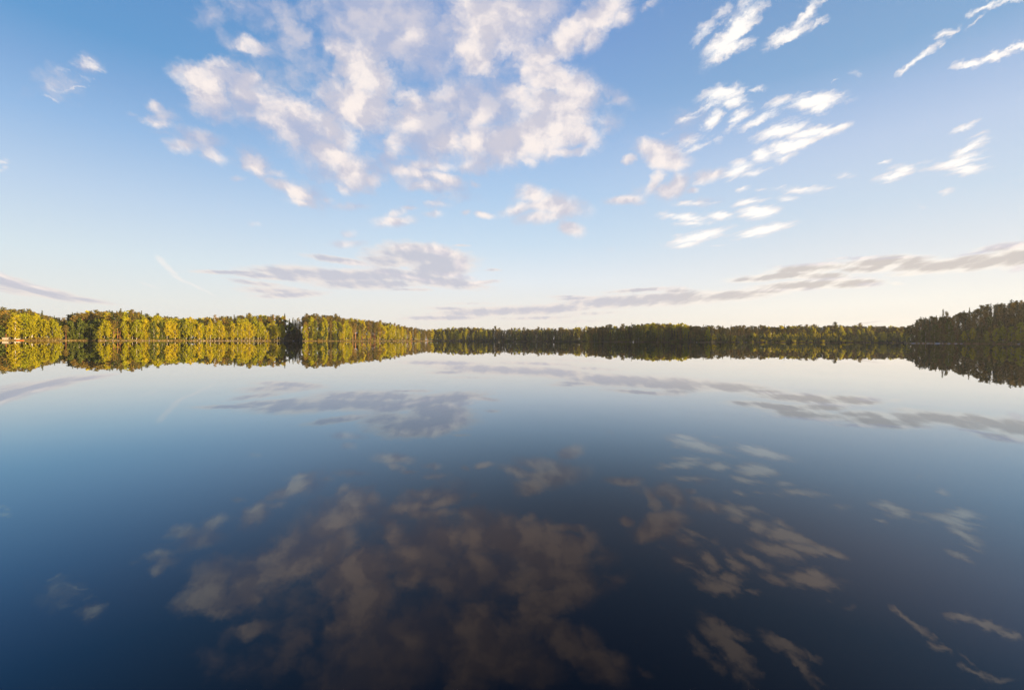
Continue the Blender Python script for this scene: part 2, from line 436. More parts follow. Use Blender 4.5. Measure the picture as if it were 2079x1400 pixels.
def water_material():
    m, q, out = material("lake water")
    t = m.node_tree
    geo = t.nodes.new('ShaderNodeNewGeometry')
    pos = geo.outputs['Position']
    # faint slopes of the surface: slow swell, capillary ripples, and a few ruffled lanes
    s1 = q.vm('SUBTRACT', q.noise(pos, 0.45, 2.0, 0.5, color=True), (.5, .5, .5))
    s2 = q.vm('SUBTRACT', q.noise(pos, 2.2, 2.0, 0.5, color=True), (.5, .5, .5))
    px, py, pz = q.sep(pos)
    lane = q.m('MULTIPLY', q.step(q.noise(q.comb(q.m('MULTIPLY', px, .012), q.m('MULTIPLY', py, .09)), 1.0, 3.0, .5), .62, .70),
               q.step(py, 40, 60))
    # a ruffled lane by the right-hand shore
    ln = q.m('MULTIPLY', q.step(q.m('ABSOLUTE', q.m('SUBTRACT', py, q.m('ADD', 62.0, q.m('MULTIPLY', px, -.01)))), 1.6, 0.2), q.step(px, 52, 62))
    amp2 = q.m('ADD', 0.005, q.m('ADD', q.m('MULTIPLY', lane, 0.006), q.m('MULTIPLY', ln, 0.05)))
    s = q.vm('ADD', q.vm('SCALE', s1, s=0.006), q.vm('SCALE', s2, s=amp2))
    # wave backs hide one another at a flat angle, so the far water shows smaller slopes
    graz = q.m('ABSOLUTE', q.vm('DOT_PRODUCT', geo.outputs['Incoming'], (0, 0, 1)))
    s = q.vm('SCALE', s, s=q.m('MINIMUM', 1.0, q.m('MULTIPLY', graz, 90.0)))
    sx, sy, _ = q.sep(s)
    nrm = q.vm('NORMALIZE', q.comb(sx, sy, 1.0))
    c = q.m('MAXIMUM', q.vm('DOT_PRODUCT', geo.outputs['Incoming'], nrm), 0.0)
    refl = q.m('ADD', 0.015, q.m('MULTIPLY', 0.985, q.m('POWER', q.m('SUBTRACT', 1.0, c), 3.35)))
    # reflection dimmed by angle to the sun, imitating the loss of polarised skylight
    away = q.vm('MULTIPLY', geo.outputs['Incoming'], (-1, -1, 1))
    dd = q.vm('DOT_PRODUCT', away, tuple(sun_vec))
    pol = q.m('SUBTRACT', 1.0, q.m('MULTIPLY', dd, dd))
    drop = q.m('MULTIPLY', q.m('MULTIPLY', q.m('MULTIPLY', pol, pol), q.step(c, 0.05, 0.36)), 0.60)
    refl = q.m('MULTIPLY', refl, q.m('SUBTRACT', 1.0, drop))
    gl = t.nodes.new('ShaderNodeBsdfGlossy')
    gl.inputs['Roughness'].default_value = 0.0
    # polarisation tinted into the gloss colour: warmer where dropped, bluer on other steep glances
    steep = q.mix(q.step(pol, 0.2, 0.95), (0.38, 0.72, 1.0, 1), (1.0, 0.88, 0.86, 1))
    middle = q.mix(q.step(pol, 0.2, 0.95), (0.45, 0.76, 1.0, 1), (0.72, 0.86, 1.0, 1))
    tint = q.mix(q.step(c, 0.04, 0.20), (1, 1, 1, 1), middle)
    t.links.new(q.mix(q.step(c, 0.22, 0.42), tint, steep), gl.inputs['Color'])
    df = t.nodes.new('ShaderNodeBsdfDiffuse')
    df.inputs['Color'].default_value = (0.0004, 0.0015, 0.0045, 1)
    mx = t.nodes.new('ShaderNodeMixShader')
    t.links.new(refl, mx.inputs[0])
    t.links.new(df.outputs[0], mx.inputs[1])
    t.links.new(gl.outputs[0], mx.inputs[2])
    t.links.new(mx.outputs[0], out.inputs[0])
    return m


def mesh_obj(name, verts, faces, mat, parent=None):
    me = bpy.data.meshes.new(name)
    me.from_pydata([tuple(v) for v in verts], [], faces)
    me.update()
    me.materials.append(mat)
    o = bpy.data.objects.new(name, me)
    scene.collection.objects.link(o)
    o.parent = parent
    return o


W_ = 2400.0
water = mesh_obj("water", [(-W_, -60, 0), (W_, -60, 0), (W_, 1500, 0), (-W_, 1500, 0)], [(0, 1, 2, 3)], water_material())
water["kind"] = "structure"
water["label"] = "calm dark lake mirroring the evening clouds and the far shores"

# ------------------------------------------------------------------ land
rng = random.Random(11)
NR = np.random.RandomState(5)

SHORE = [(-60, 322), (0, 332), (60, 345), (133, 352), (140, 364), (192, 372), (198, 366), (300, 395), (400, 430), (500, 480), (578, 530),
         (585, 575), (607, 580), (614, 500), (700, 560), (800, 665), (868, 785), (879, 900), (1000, 882), (1150, 842), (1200, 700),
         (1240, 625), (1380, 602), (1440, 590), (1449, 690), (1600, 720), (1750, 732), (1834, 722), (1846, 470), (1900, 420),
         (2000, 385), (2079, 362), (2150, 350)]
# height of the forest's top line above the water line, in photograph pixels
SKYL = [(-60, 62), (0, 62), (60, 62), (95, 52), (125, 44), (150, 58), (200, 60), (262, 61), (300, 53), (350, 48), (400, 46), (450, 50), (520, 53),
        (575, 50), (600, 45), (632, 55), (700, 47), (780, 38), (800, 35), (845, 27), (868, 22), (880, 24), (950, 28), (1000, 24), (1100, 25),
        (1200, 28), (1300, 35), (1340, 38), (1400, 34), (1500, 30), (1600, 32), (1700, 34), (1780, 32), (1840, 32), (1850, 38), (1862, 50),
        (1900, 57), (1925, 55), (1950, 64), (1980, 70), (2000, 80), (2030, 84), (2060, 90), (2079, 88), (2150, 88)]


def interp(T, x):
    if x <= T[0][0]:
        return T[0][1]
    for (a, fa), (b, fb) in zip(T, T[1:]):
        if x <= b:
            return fa + (fb - fa) * (x - a) / (b - a)
    return T[-1][1]


def sstep(x, a, b):
    t = min(1.0, max(0.0, (x - a) / (b - a)))
    return t * t * (3 - 2 * t)


def px_dir(px):
    d = ray(px, horizon_y(px))
    return d.x / math.hypot(d.x, d.y), d.y / math.hypot(d.x, d.y)


def px_of(az):
    """photograph column of an azimuth (flat ground, near the horizon line)"""
    return PW / 2 + FPX * math.tan(az) - 0.0 * az


EDGE_L, EDGE_R = math.atan2(*px_dir(-60)), math.atan2(*px_dir(2150))
OUT_R = [(EDGE_R, 350 / math.cos(EDGE_R)), (R(56), 520), (R(70), 330), (R(90), 200), (R(130), 60), (R(180), 8)]
OUT_L = [(-R(180), 8), (-R(130), 60), (-R(90), 220), (-R(70), 380), (EDGE_L, 322 / math.cos(EDGE_L))]


def shore_r(az):
    if az > EDGE_R:
        return interp(OUT_R, az)
    if az < EDGE_L:
        return interp(OUT_L, az)
    return interp(SHORE, px_of(az)) / math.cos(az)


def hill(az):
    if az < EDGE_L or az > EDGE_R:
        return 4.0
    p = px_of(az)
    y = interp(SHORE, p) + 45
    return max(0.8, interp(SKYL, p) * y / FPX - (21.0 if p < 1845 else 18.5))


SHADE_RIDGE = [(540, 2), (573, 5), (640, 18), (733, 38), (880, 41), (940, 39), (1016, 21), (1080, 3)]  # heights of the unseen ridge, set by the shade they cast


def ground(az, d):
    """height of the land d metres inland along a ray"""
    if d <= 0:
        return max(-3.0, d * 0.25)
    z = 0.55 * sstep(d, 0, 2.2) + hill(az) * sstep(d, 3, 46)
    r = shore_r(az) + d
    if az > R(49.6):      # unseen wooded ridge beyond the right-hand edge, shaped to shade the far shore
        k = sstep(az, R(49.6), R(51.0)) * (1 - sstep(az, R(58), R(64)))
        z += k * sstep(d, 0, 40) * interp(SHADE_RIDGE, r)
    return z + 0.5 * math.sin(r * 0.05 + az * 40) * sstep(d, 10, 60)


def xy(az, d):
    r = shore_r(az) + d
    return r * math.sin(az), r * math.cos(az)


azs_ = [R(a) for a in np.arange(-180, -50, 3.0)] + [R(a) for a in np.arange(-50, 60, 0.16)] + [R(a) for a in np.arange(60, 180.1, 3.0)]
azs_[-1] = R(180)
offs = [-30, -6, -1, 0, 0.8, 2.2, 5, 10, 18, 28, 40, 60, 100, 200, 300, 450, 650, 1200, 2200]
vs, fs = [], []
for a in azs_:
    for d in offs:
        dd = max(d, 3 - shore_r(a)) if d < 0 else d
        x, y = xy(a, dd)
        vs.append((x, y, ground(a, d) if d > -30 else -4.0))
n = len(offs)
for i in range(len(azs_) - 1):
    for j in range(n - 1):
        a = i * n + j
        fs.append((a, a + 1, a + n + 1, a + n))


def simple_mat(name, c1, c2, scale=1.0, rough=0.9, coord='Position', detail=5.0, c3=None):
    m, q, out = material(name)
    t = m.node_tree
    if coord == 'Position':
        v = t.nodes.new('ShaderNodeNewGeometry').outputs['Position']
    else:
        v = t.nodes.new('ShaderNodeTexCoord').outputs['Object']
    nz = q.noise(v, scale, detail, 0.6)
    stops = [(0.35, (*c1, 1)), (0.62, (*c2, 1))] + ([(0.75, (*c3, 1))] if c3 else [])
    b = t.nodes.new('ShaderNodeBsdfPrincipled')
    b.inputs['Roughness'].default_value = rough
    b.inputs['Specular IOR Level'].default_value = 0.2
    t.links.new(q.ramp(nz, stops), b.inputs['Base Color'])
    bp = t.nodes.new('ShaderNodeBump')
    bp.inputs['Strength'].default_value = 0.6
    t.links.new(nz, bp.inputs['Height'])
    t.links.new(bp.outputs[0], b.inputs['Normal'])
    t.links.new(b.outputs[0], out.inputs[0])
    return m


def ground_material():
    m, q, out = material("shore ground")
    t = m.node_tree
    v = t.nodes.new('ShaderNodeNewGeometry').outputs['Position']
    z = q.sep(v)[2]
    nz = q.noise(v, 0.6, 6.0, 0.65)
    floor = q.ramp(nz, [(0.3, (0.03, 0.025, 0.012, 1)), (0.55, (0.06, 0.06, 0.018, 1)), (0.7, (0.10, 0.085, 0.03, 1))])
    edge = q.ramp(nz, [(0.35, (0.05, 0.04, 0.015, 1)), (0.6, (0.12, 0.09, 0.03, 1))])
    b = t.nodes.new('ShaderNodeBsdfPrincipled')
    b.inputs['Roughness'].default_value = 0.95
    b.inputs['Specular IOR Level'].default_value = 0.1
    t.links.new(q.mix(q.step(z, 0.75, 0.5), floor, edge), b.inputs['Base Color'])
    t.links.new(b.outputs[0], out.inputs[0])
    return m


gnd = mesh_obj("ground", vs, fs, ground_material())
gnd["kind"] = "structure"
gnd["label"] = "wooded shores round the lake with a low grassy bank at the water"

# ------------------------------------------------------------------ trees


def leaf_mat(name, cols, trans=0.3, tcol=None, mass=False):
    """cols: darker and lighter tone; each leaf tuft and each tree falls somewhere between"""
    m, q, out = material(name)
    t = m.node_tree
    geo = t.nodes.new('ShaderNodeNewGeometry')
    oi = t.nodes.new('ShaderNodeObjectInfo')
    each = oi.outputs['Random']
    if mass:     # many trees in one mesh: the tone changes from place to place instead
        each = q.step(q.noise(geo.outputs['Position'], 0.16, 2.0, 0.5), 0.3, 0.7, kind='LINEAR')
    f = q.m('ADD', q.m('MULTIPLY', geo.outputs['Random Per Island'], 0.25), q.m('MULTIPLY', each, 0.75))
    c = q.ramp(f, [(0.1, (*cols[0], 1)), (0.5, (*cols[1], 1)), (0.9, (*cols[2], 1))])
    df = t.nodes.new('ShaderNodeBsdfDiffuse')
    t.links.new(c, df.inputs[0])
    tr = t.nodes.new('ShaderNodeBsdfTranslucent')
    t.links.new(q.mix(0.35, c, (*(tcol or cols[2]), 1)), tr.inputs[0])
    mx = t.nodes.new('ShaderNodeMixShader')
    mx.inputs[0].default_value = trans
    t.links.new(df.outputs[0], mx.inputs[1])
    t.links.new(tr.outputs[0], mx.inputs[2])
    t.links.new(mx.outputs[0], out.inputs[0])
    return m


LEAF = {
    'birch': ([(0.30, 0.32, 0.011), (0.42, 0.39, 0.011), (0.54, 0.44, 0.012)], 0.5),
    'alder': ([(0.075, 0.105, 0.020), (0.11, 0.14, 0.024), (0.17, 0.18, 0.024)], 0.35),
    'pine': ([(0.070, 0.080, 0.022), (0.14, 0.115, 0.026), (0.26, 0.17, 0.03)], 0.12),
    'spruce': ([(0.040, 0.056, 0.024), (0.072, 0.082, 0.026), (0.15, 0.12, 0.028)], 0.08),
}
M = {
    'birch_bark': simple_mat("birch bark", (0.25, 0.22, 0.19), (0.60, 0.56, 0.50), 1.6, coord='Object'),
    'pine_bark': simple_mat("pine bark", (0.22, 0.10, 0.045), (0.42, 0.19, 0.08), 1.2, coord='Object'),
    'spruce_bark': simple_mat("spruce bark", (0.07, 0.055, 0.04), (0.16, 0.12, 0.09), 1.5, coord='Object'),
    'rock': simple_mat("shore rock", (0.10, 0.08, 0.07), (0.26, 0.22, 0.20), 1.3, c3=(0.36, 0.31, 0.29)),
    'pale_rock': simple_mat("pale granite", (0.20, 0.19, 0.18), (0.42, 0.41, 0.40), 0.9),
    'twig': simple_mat("bare twigs", (0.16, 0.08, 0.04), (0.34, 0.19, 0.10), 2.0),
    'reed': simple_mat("dry reeds", (0.10, 0.07, 0.025), (0.34, 0.25, 0.08), 0.35),
    'white_paint': simple_mat("weathered white paint", (0.40, 0.38, 0.35), (0.55, 0.53, 0.50), 2.5, 0.6),
    'grey_roof': simple_mat("grey roof felt", (0.20, 0.17, 0.15), (0.30, 0.26, 0.23), 3.0),
    'orange_paint': simple_mat("orange boat paint", (0.36, 0.07, 0.012), (0.46, 0.10, 0.02), 3.0, 0.4),
    'wood': simple_mat("grey wood", (0.18, 0.14, 0.10), (0.34, 0.27, 0.20), 3.0),
    'glass': simple_mat("dark window", (0.02, 0.022, 0.025), (0.05, 0.055, 0.06), 2.0, 0.15),
}

for k_, (c_, t_) in LEAF.items():
    M[k_ + '_leaf'] = leaf_mat(k_ + ' foliage', c_, t_)
    M[k_ + '_mass'] = leaf_mat(k_ + ' foliage far off', c_, t_, mass=True)


def quads(cent, size, nrm_bias=None, aspect=1.0):
    """leaf tufts: one small quad per centre, turned at random"""
    k = len(cent)
    a = NR.normal(size=(k, 3))
    if nrm_bias is not None:
        a = a * 0.55 + nrm_bias
    a /= np.linalg.norm(a, axis=1)[:, None]
    b = NR.normal(size=(k, 3))
    b -= (b * a).sum(1)[:, None] * a
    b /= np.linalg.norm(b, axis=1)[:, None]
    c = np.cross(a, b)
    s = (size * NR.uniform(0.6, 1.3, k))[:, None]
    b, c = b * s, c * s * aspect
    return np.stack([cent - b - c, cent + b - c * 0.7, cent + b * 0.8 + c, cent - b * 0.7 + c * 0.9], 1).reshape(-1, 3)


def tube(pts, rads, sides=6):
    V, F = [], []
    for i, (p, r) in enumerate(zip(pts, rads)):
        p = Vector(p)
        q_ = Vector(pts[min(i + 1, len(pts) - 1)]) - Vector(pts[max(i - 1, 0)])
        q_.normalize()
        s = q_.orthogonal().normalized()
        t_ = q_.cross(s)
        for k in range(sides):
            a = 2 * math.pi * k / sides
            V.append(p + (s * math.cos(a) + t_ * math.sin(a)) * r)
    for i in range(len(pts) - 1):
        for k in range(sides):
            F.append((i * sides + k, i * sides + (k + 1) % sides, (i + 1) * sides + (k + 1) % sides, (i + 1) * sides + k))
    return V, F


def join(parts):
    V, F = [], []
    for v, f in parts:
        o = len(V)
        V += list(v)
        F += [tuple(i + o for i in q_) for q_ in f]
    return V, F


def np_mesh(name, verts, mat):
    """mesh of separate quads from an (n*4, 3) array"""
    me = bpy.data.meshes.new(name)
    k = len(verts) // 4
    me.vertices.add(len(verts))
    me.vertices.foreach_set('co', np.asarray(verts, dtype=np.float32).ravel())
    me.loops.add(k * 4)
    me.loops.foreach_set('vertex_index', np.arange(k * 4, dtype=np.int32))
    me.polygons.add(k)
    me.polygons.foreach_set('loop_start', np.arange(k, dtype=np.int32) * 4)
    me.polygons.foreach_set('loop_total', np.full(k, 4, dtype=np.int32))
    me.update(calc_edges=True)
    me.materials.append(mat)
    return me


def py_mesh(name, V, F, mat):
    me = bpy.data.meshes.new(name)
    me.from_pydata([tuple(v) for v in V], [], F)
    me.update()
    me.materials.append(mat)
    return me


def clumps(cs, rad, per, flat=1.0):
    out = []
    for c, r in zip(cs, rad):
        p = NR.normal(size=(per, 3)) * 0.48
        p[:, 2] *= flat
        out.append(np.asarray(c) + p * r)
    return np.concatenate(out)


def birch_leaves(H, dens=1.0, low=0.16, width=0.17, size=0.30):
    cs, rs = [], []
    nb = int(46 * dens)
    for i in range(nb):
        h = low + (0.97 - low) * ((i + NR.uniform()) / nb)
        prof = width * H * (math.sin(math.pi * min(1, ((h - low) / (1.02 - low)) ** 0.75)) ** 0.7) + 0.1
        a = NR.uniform(0, 2 * math.pi)
        r = prof * math.sqrt(NR.uniform(0.1, 1.0)) * NR.uniform(0.75, 1.2)
        cs.append((r * math.cos(a), r * math.sin(a), h * H - 0.15 * r))
        rs.append(NR.uniform(0.06, 0.11) * H * 0.62)
    return quads(clumps(cs, rs, 24, 1.15), size)


def pine_leaves(H, low=0.45, width=0.15, size=0.28, n=34):
    cs, rs = [], []
    for i in range(n):
        h = low + (0.99 - low) * (i / n) ** 0.8
        prof = width * H * (1.05 - ((h - low) / (1 - low)) ** 2.2 * 0.8) * (0.55 + 0.45 * sstep(h, low, low + 0.15))
        a = NR.uniform(0, 2 * math.pi)
        r = prof * NR.uniform(0.15, 1.05)
        cs.append((r * math.cos(a), r * math.sin(a), h * H))
        rs.append(NR.uniform(0.05, 0.085) * H * 0.85)
    return quads(clumps(cs, rs, 26, 0.5), size, aspect=0.7)


def spruce_leaves(H, low=0.08, width=0.17, size=0.27):
    cen, bias = [], []
    for i in range(26):
        h = low + (0.985 - low) * (i / 26.0)
        R0 = width * H * (1 - (h - low) / (1.0 - low)) ** 0.85 * NR.uniform(0.8, 1.12) + 0.12
        nb = 6 + int(R0 * 2.2)
        ph = NR.uniform(0, 6.28)
        for k in range(nb):
            a = ph + 2 * math.pi * k / nb + NR.normal() * 0.15
            L = R0 * NR.uniform(0.75, 1.1)
            m_ = 3 + int(L * 1.8)
            for j in range(m_):
                r = L * (j + 0.6) / m_
                z = h * H - 0.32 * r + NR.normal() * 0.10
                cen.append((r * math.cos(a) + NR.normal() * .1, r * math.sin(a) + NR.normal() * .1, z))
                bias.append((math.cos(a) * 0.35, math.sin(a) * 0.35, 0.8))
    return quads(np.array(cen), size, np.array(bias), aspect=0.75)


def trunk_shape(H, r0, lean=0.02, top=0.96, limbs=8, low=0.25, spread=0.13, up=0.8):
    bx, by = NR.normal() * lean * H, NR.normal() * lean * H
    pts = [(bx * t * t, by * t * t, H * top * t - 0.3) for t in np.linspace(0, 1, 7)]
    rad = [r0 * (1 - 0.85 * t) + 0.01 for t in np.linspace(0, 1, 7)]
    parts = [tube(pts, rad)]
    for i in range(limbs):
        t = low + (0.9 - low) * (i + 0.5) / limbs
        a = NR.uniform(0, 6.28)
        L = spread * H * (1.1 - 0.6 * t)
        s = Vector((bx * t * t, by * t * t, H * top * t - 0.3))
        e = s + Vector((math.cos(a) * L, math.sin(a) * L, L * up))
        parts.append(tube([s, (s + e) / 2 + Vector((0, 0, 0.05 * L)), e], [r0 * 0.32 * (1 - t * 0.5), r0 * 0.2, 0.015], 4))
    return join(parts)


LIB = {}


def build_lib():
    for k in range(6):
        H = 18.0
        low, wd = [(0.14, .15), (0.22, .17), (0.10, .13), (0.18, .20), (0.28, .14), (0.12, .17)][k]
        V, F = trunk_shape(H, 0.16, 0.012, limbs=9, low=.25, spread=.14, up=1.1)
        LIB[('birch', k)] = (py_mesh("trunk", V, F, M['birch_bark']), np_mesh("crown", birch_leaves(H, 1.0, low, wd), M['birch_leaf']), H)
        LIB[('alder', k)] = (LIB[('birch', k)][0], np_mesh("crown", birch_leaves(H, 1.15, low * .4, wd * 1.1, .33), M['alder_leaf']), H)
    for k in range(6):
        H = 21.0
        low, wd = [(0.45, .14), (0.38, .17), (0.52, .15), (0.32, .14), (0.55, .18), (0.40, .18)][k]
        V, F = trunk_shape(H, 0.22, 0.010, limbs=9, low=low, spread=.12, up=.25)
        LIB[('pine', k)] = (py_mesh("trunk", V, F, M['pine_bark']), np_mesh("crown", pine_leaves(H, low - .03, wd), M['pine_leaf']), H)
    for k in range(5):
        H = 21.0
        low, wd = [(0.06, .14), (0.10, .17), (0.05, .12), (0.16, .15), (0.08, .19)][k]
        V, F = trunk_shape(H, 0.22, 0.003, limbs=0)
        LIB[('spruce', k)] = (py_mesh("trunk", V, F, M['spruce_bark']), np_mesh("crown", spruce_leaves(H, low, wd), M['spruce_leaf']), H)


build_lib()
VARI = {'birch': 6, 'alder': 6, 'pine': 6, 'spruce': 5}
TREES = []


def plant(kind, px, d, height, width=1.0):
    """a tree of the given height, d metres behind the water line, at a column of the photograph"""
    dx_, dy_ = px_dir(px)
    az = math.atan2(dx_, dy_)
    x, y = xy(az, d)
    z = ground(az, d)
    k = rng.randrange(VARI[kind])
    tm, cm, H = LIB[(kind, k)]
    root = bpy.data.objects.new(kind + "_tree", None)
    root.empty_display_size = 0.5
    scene.collection.objects.link(root)
    root.location = (x, y, z - 0.1)
    s = height / H
    root.scale = (s * width, s * width, s)
    root.rotation_euler = (0, 0, rng.uniform(0, 6.28))
    for nm, me in (("trunk", tm), ("crown", cm)):
        o = bpy.data.objects.new(nm, me)
        scene.collection.objects.link(o)
        o.parent = root
    TREES.append(dict(o=root, kind=kind, px=px, d=d, h=height))
    return root


def top_needed(px, d):
    """tree height that reaches the photograph's top line from d metres inland"""
    dx_, dy_ = px_dir(px)
    az = math.atan2(dx_, dy_)
    rr = shore_r(az) + d
    dist = rr * math.cos(az)
    return interp(SKYL, px) * dist / FPX - ground(az, d)


def pick(w):
    return rng.choices(list(w), list(w.values()))[0]


# stretches of shore: columns, spacing in pixels, kinds and share of the top line for each row (metres inland)
ROWS = [
    # left headland with the hut
    (-20, 14, 7, [(6, {'pine': 1}, .80, .12), (16, {'pine': 1}, .95, .05), (34, {'pine': 2, 'spruce': 1}, 0.98, .10)]),
    (16, 118, 9, [(5, {'birch': 1}, .80, .10), (14, {'birch': 3, 'pine': 1}, .80, .12), (26, {'pine': 2, 'birch': 1}, .92, .06), (42, {'pine': 2, 'spruce': 2}, 0.98, .10)]),
    (118, 136, 9, [(6, {'birch': 2, 'pine': 1}, .62, .1), (22, {'pine': 1, 'spruce': 2}, .9, .06), (40, {'spruce': 1, 'pine': 1}, 0.98, .10)]),
    # shaded bight
    (138, 196, 8, [(4, {'alder': 1}, .62, .10), (12, {'alder': 3, 'spruce': 1}, .72, .08), (26, {'spruce': 1, 'pine': 2}, .90, .06), (42, {'spruce': 1, 'pine': 1}, 0.98, .10)]),
    # long birch shore
    (199, 300, 8.5, [(4, {'birch': 4, 'pine': 1}, .74, .16), (13, {'birch': 3, 'pine': 1, 'alder': 1}, .80, .10), (26, {'birch': 2, 'pine': 1, 'spruce': 1}, .92, .06), (42, {'spruce': 1, 'pine': 2}, 0.98, .10)]),
    (300, 400, 8.5, [(4, {'birch': 6, 'alder': 1}, .78, .16), (13, {'birch': 3, 'alder': 1}, .84, .12), (26, {'birch': 3, 'pine': 1}, .95, .06), (42, {'spruce': 1, 'pine': 2, 'birch': 1}, 0.98, .10)]),
    (400, 520, 8, [(4, {'birch': 1}, .68, .13), (12, {'birch': 4, 'alder': 1}, .68, .1), (28, {'spruce': 2, 'pine': 1, 'birch': 1}, .90, .07), (44, {'spruce': 2, 'pine': 2}, 0.98, .10)]),
    (520, 579, 6.5, [(4, {'birch': 1}, .60, .10), (12, {'birch': 1}, .62, .1), (28, {'spruce': 2, 'pine': 1}, .86, .07), (44, {'spruce': 2, 'pine': 2}, 0.98, .10)]),
    (585, 612, 6, [(5, {'spruce': 2, 'alder': 1}, .75, .12), (16, {'spruce': 1}, .88, .1), (34, {'spruce': 2, 'pine': 1}, 0.98, .10)]),
    # pine headland
    (615, 700, 7.5, [(4, {'birch': 2, 'spruce': 1, 'alder': 1}, .52, .28), (11, {'pine': 3, 'birch': 1}, .86, .10), (24, {'pine': 3, 'spruce': 1}, .94, .06), (40, {'pine': 3, 'spruce': 1}, 0.98, .10)]),
    (700, 775, 6.5, [(4, {'birch': 1, 'pine': 1}, .58, .25), (11, {'pine': 3, 'birch': 1}, .88, .08), (24, {'pine': 3, 'birch': 1}, .95, .06), (40, {'pine': 3, 'spruce': 1}, 0.98, .10)]),
    (775, 824, 6, [(4, {'birch': 1}, .78, .10), (11, {'birch': 1}, .84, .10), (24, {'birch': 1, 'pine': 1}, .90, .06), (40, {'pine': 2, 'spruce': 1}, 0.98, .10)]),
    (824, 870, 5, [(4, {'birch': 1, 'pine': 2}, .65, .2), (12, {'pine': 3}, .85, .1), (26, {'pine': 2, 'spruce': 1}, .95, .05), (42, {'pine': 1, 'spruce': 1}, 0.98, .10)]),
    # far shore
    (878, 1000, 5.2, [(4, {'alder': 2, 'birch': 1}, .50, .12), (18, {'birch': 3, 'pine': 1}, .75, .12)]),  # darker alders in front stand in for shade at the shore's foot
    (1000, 1200, 5.0, [(4, {'alder': 2, 'spruce': 2}, .62, .14), (20, {'spruce': 2, 'pine': 1, 'alder': 1}, .85, .08)]),
    (1200, 1300, 5.4, [(4, {'spruce': 2, 'alder': 2}, .72, .14), (18, {'spruce': 3, 'pine': 1}, .88, .08)]),
    (1300, 1400, 5.6, [(4, {'spruce': 2, 'alder': 2}, .66, .14), (18, {'spruce': 1, 'pine': 2, 'birch': 1}, .86, .08)]),
    (1400, 1447, 5.2, [(4, {'alder': 1, 'spruce': 1, 'pine': 1}, .60, .15), (16, {'pine': 2, 'spruce': 1}, .85, .08)]),
    (1449, 1550, 5.4, [(5, {'alder': 2, 'spruce': 1}, .45, .15), (20, {'pine': 2, 'spruce': 1}, .82, .1)]),
    (1550, 1700, 5.6, [(5, {'alder': 1}, .38, .12), (18, {'birch': 1}, .52, .12)]),
    (1700, 1846, 5.6, [(5, {'alder': 2, 'birch': 1}, .42, .15), (20, {'birch': 2, 'pine': 2}, .75, .15)]),
    # dark point on the right
    (1848, 1930, 9, [(5, {'pine': 2, 'spruce': 2, 'alder': 1}, .62, .16), (12, {'pine': 2, 'spruce': 1}, .80, .1), (24, {'spruce': 1, 'pine': 2}, .92, .07), (40, {'spruce': 2, 'pine': 2}, 0.98, .10)]),
    (1930, 2100, 10.5, [(5, {'alder': 2, 'birch': 1, 'pine': 1}, .38, .2), (11, {'pine': 2, 'spruce': 2, 'alder': 1}, .58, .14), (20, {'spruce': 2, 'pine': 2}, .74, .1), (31, {'spruce': 2, 'pine': 2}, .88, .07), (44, {'spruce': 2, 'pine': 1}, 0.98, .10)]),
]
SPECIAL = [  # trees the photograph picks out
    ('birch', 31, 3, 19.0, 1.25), ('birch', 52, 4, 18.5, 1.1), ('birch', 66, 4, 17.5, 1.1), ('birch', 78, 5, 13.0, .9), ('birch', 96, 4, 15.0, .8), ('birch', 113, 4, 14.5, .8),
    ('pine', 11, 8, 22.0, 1.2), ('pine', 231, 4, 16.5, .9), ('birch', 218, 3, 13.0, .7), ('spruce', 578, 46, 25.0, .8), ('birch', 568, 2.5, 16.0, .9), ('birch', 575, 2.5, 15.0, .8),
    ('birch', 427, 2.5, 20.0, .85), ('birch', 405, 3, 16.5, .9), ('birch', 620, 3, 5.0, .9), ('pine', 621, 5, 20.0, .95), ('birch', 655, 4, 21.0, .75), ('pine', 629, 14, 27.0, .9),
    ('birch', 843, 3, 8.0, .7), ('birch', 1438, 3, 20.0, .8), ('birch', 1434, 6, 15.0, .9), ('birch', 1957, 3, 10.5, 1.1), ('birch', 2022, 3, 12.5, 1.2), ('birch', 2004, 5, 10.0, 1.2), ('birch', 2036, 4, 14.0, 1.1),
    ('birch', 2072, 4, 17.0, 1.2), ('pine', 1922, 30, 24.0, .8), ('spruce', 1914, 36, 26.0, .9), ('pine', 1964, 9, 19.0, 1.0), ('spruce', 1170, 36, 26.0, .5), ('spruce', 1222, 40, 24.0, .6),
    ('spruce', 1230, 40, 25.0, .6), ('pine', 1695, 40, 27.0, 1.1), ('pine', 1746, 40, 27.0, 1.1),
]
for s_ in SPECIAL:
    plant(*s_)
for (x0, x1, step, rows) in ROWS:
    for ri, (d, mixk, share, var) in enumerate(rows):
        nn = max(1, int(round((x1 - x0) / step)))
        for i in range(nn):
            px = x0 + (x1 - x0) * (i + 0.5 + rng.uniform(-.32, .32)) / nn
            kind = pick(mixk)
            dd = d + rng.uniform(-1.8, 3.0)
            full = top_needed(px, dd)
            h = full * share * (1 + rng.gauss(0, var))
            if kind in ('birch', 'alder') and ri == 0 and rng.random() < 0.10:
                h *= 0.6
            h = max(3.0, min(h, 30.0))
            plant(kind, px, dd, h, rng.uniform(.8, 1.15) * (1.0 if h > 12 else 1.25))

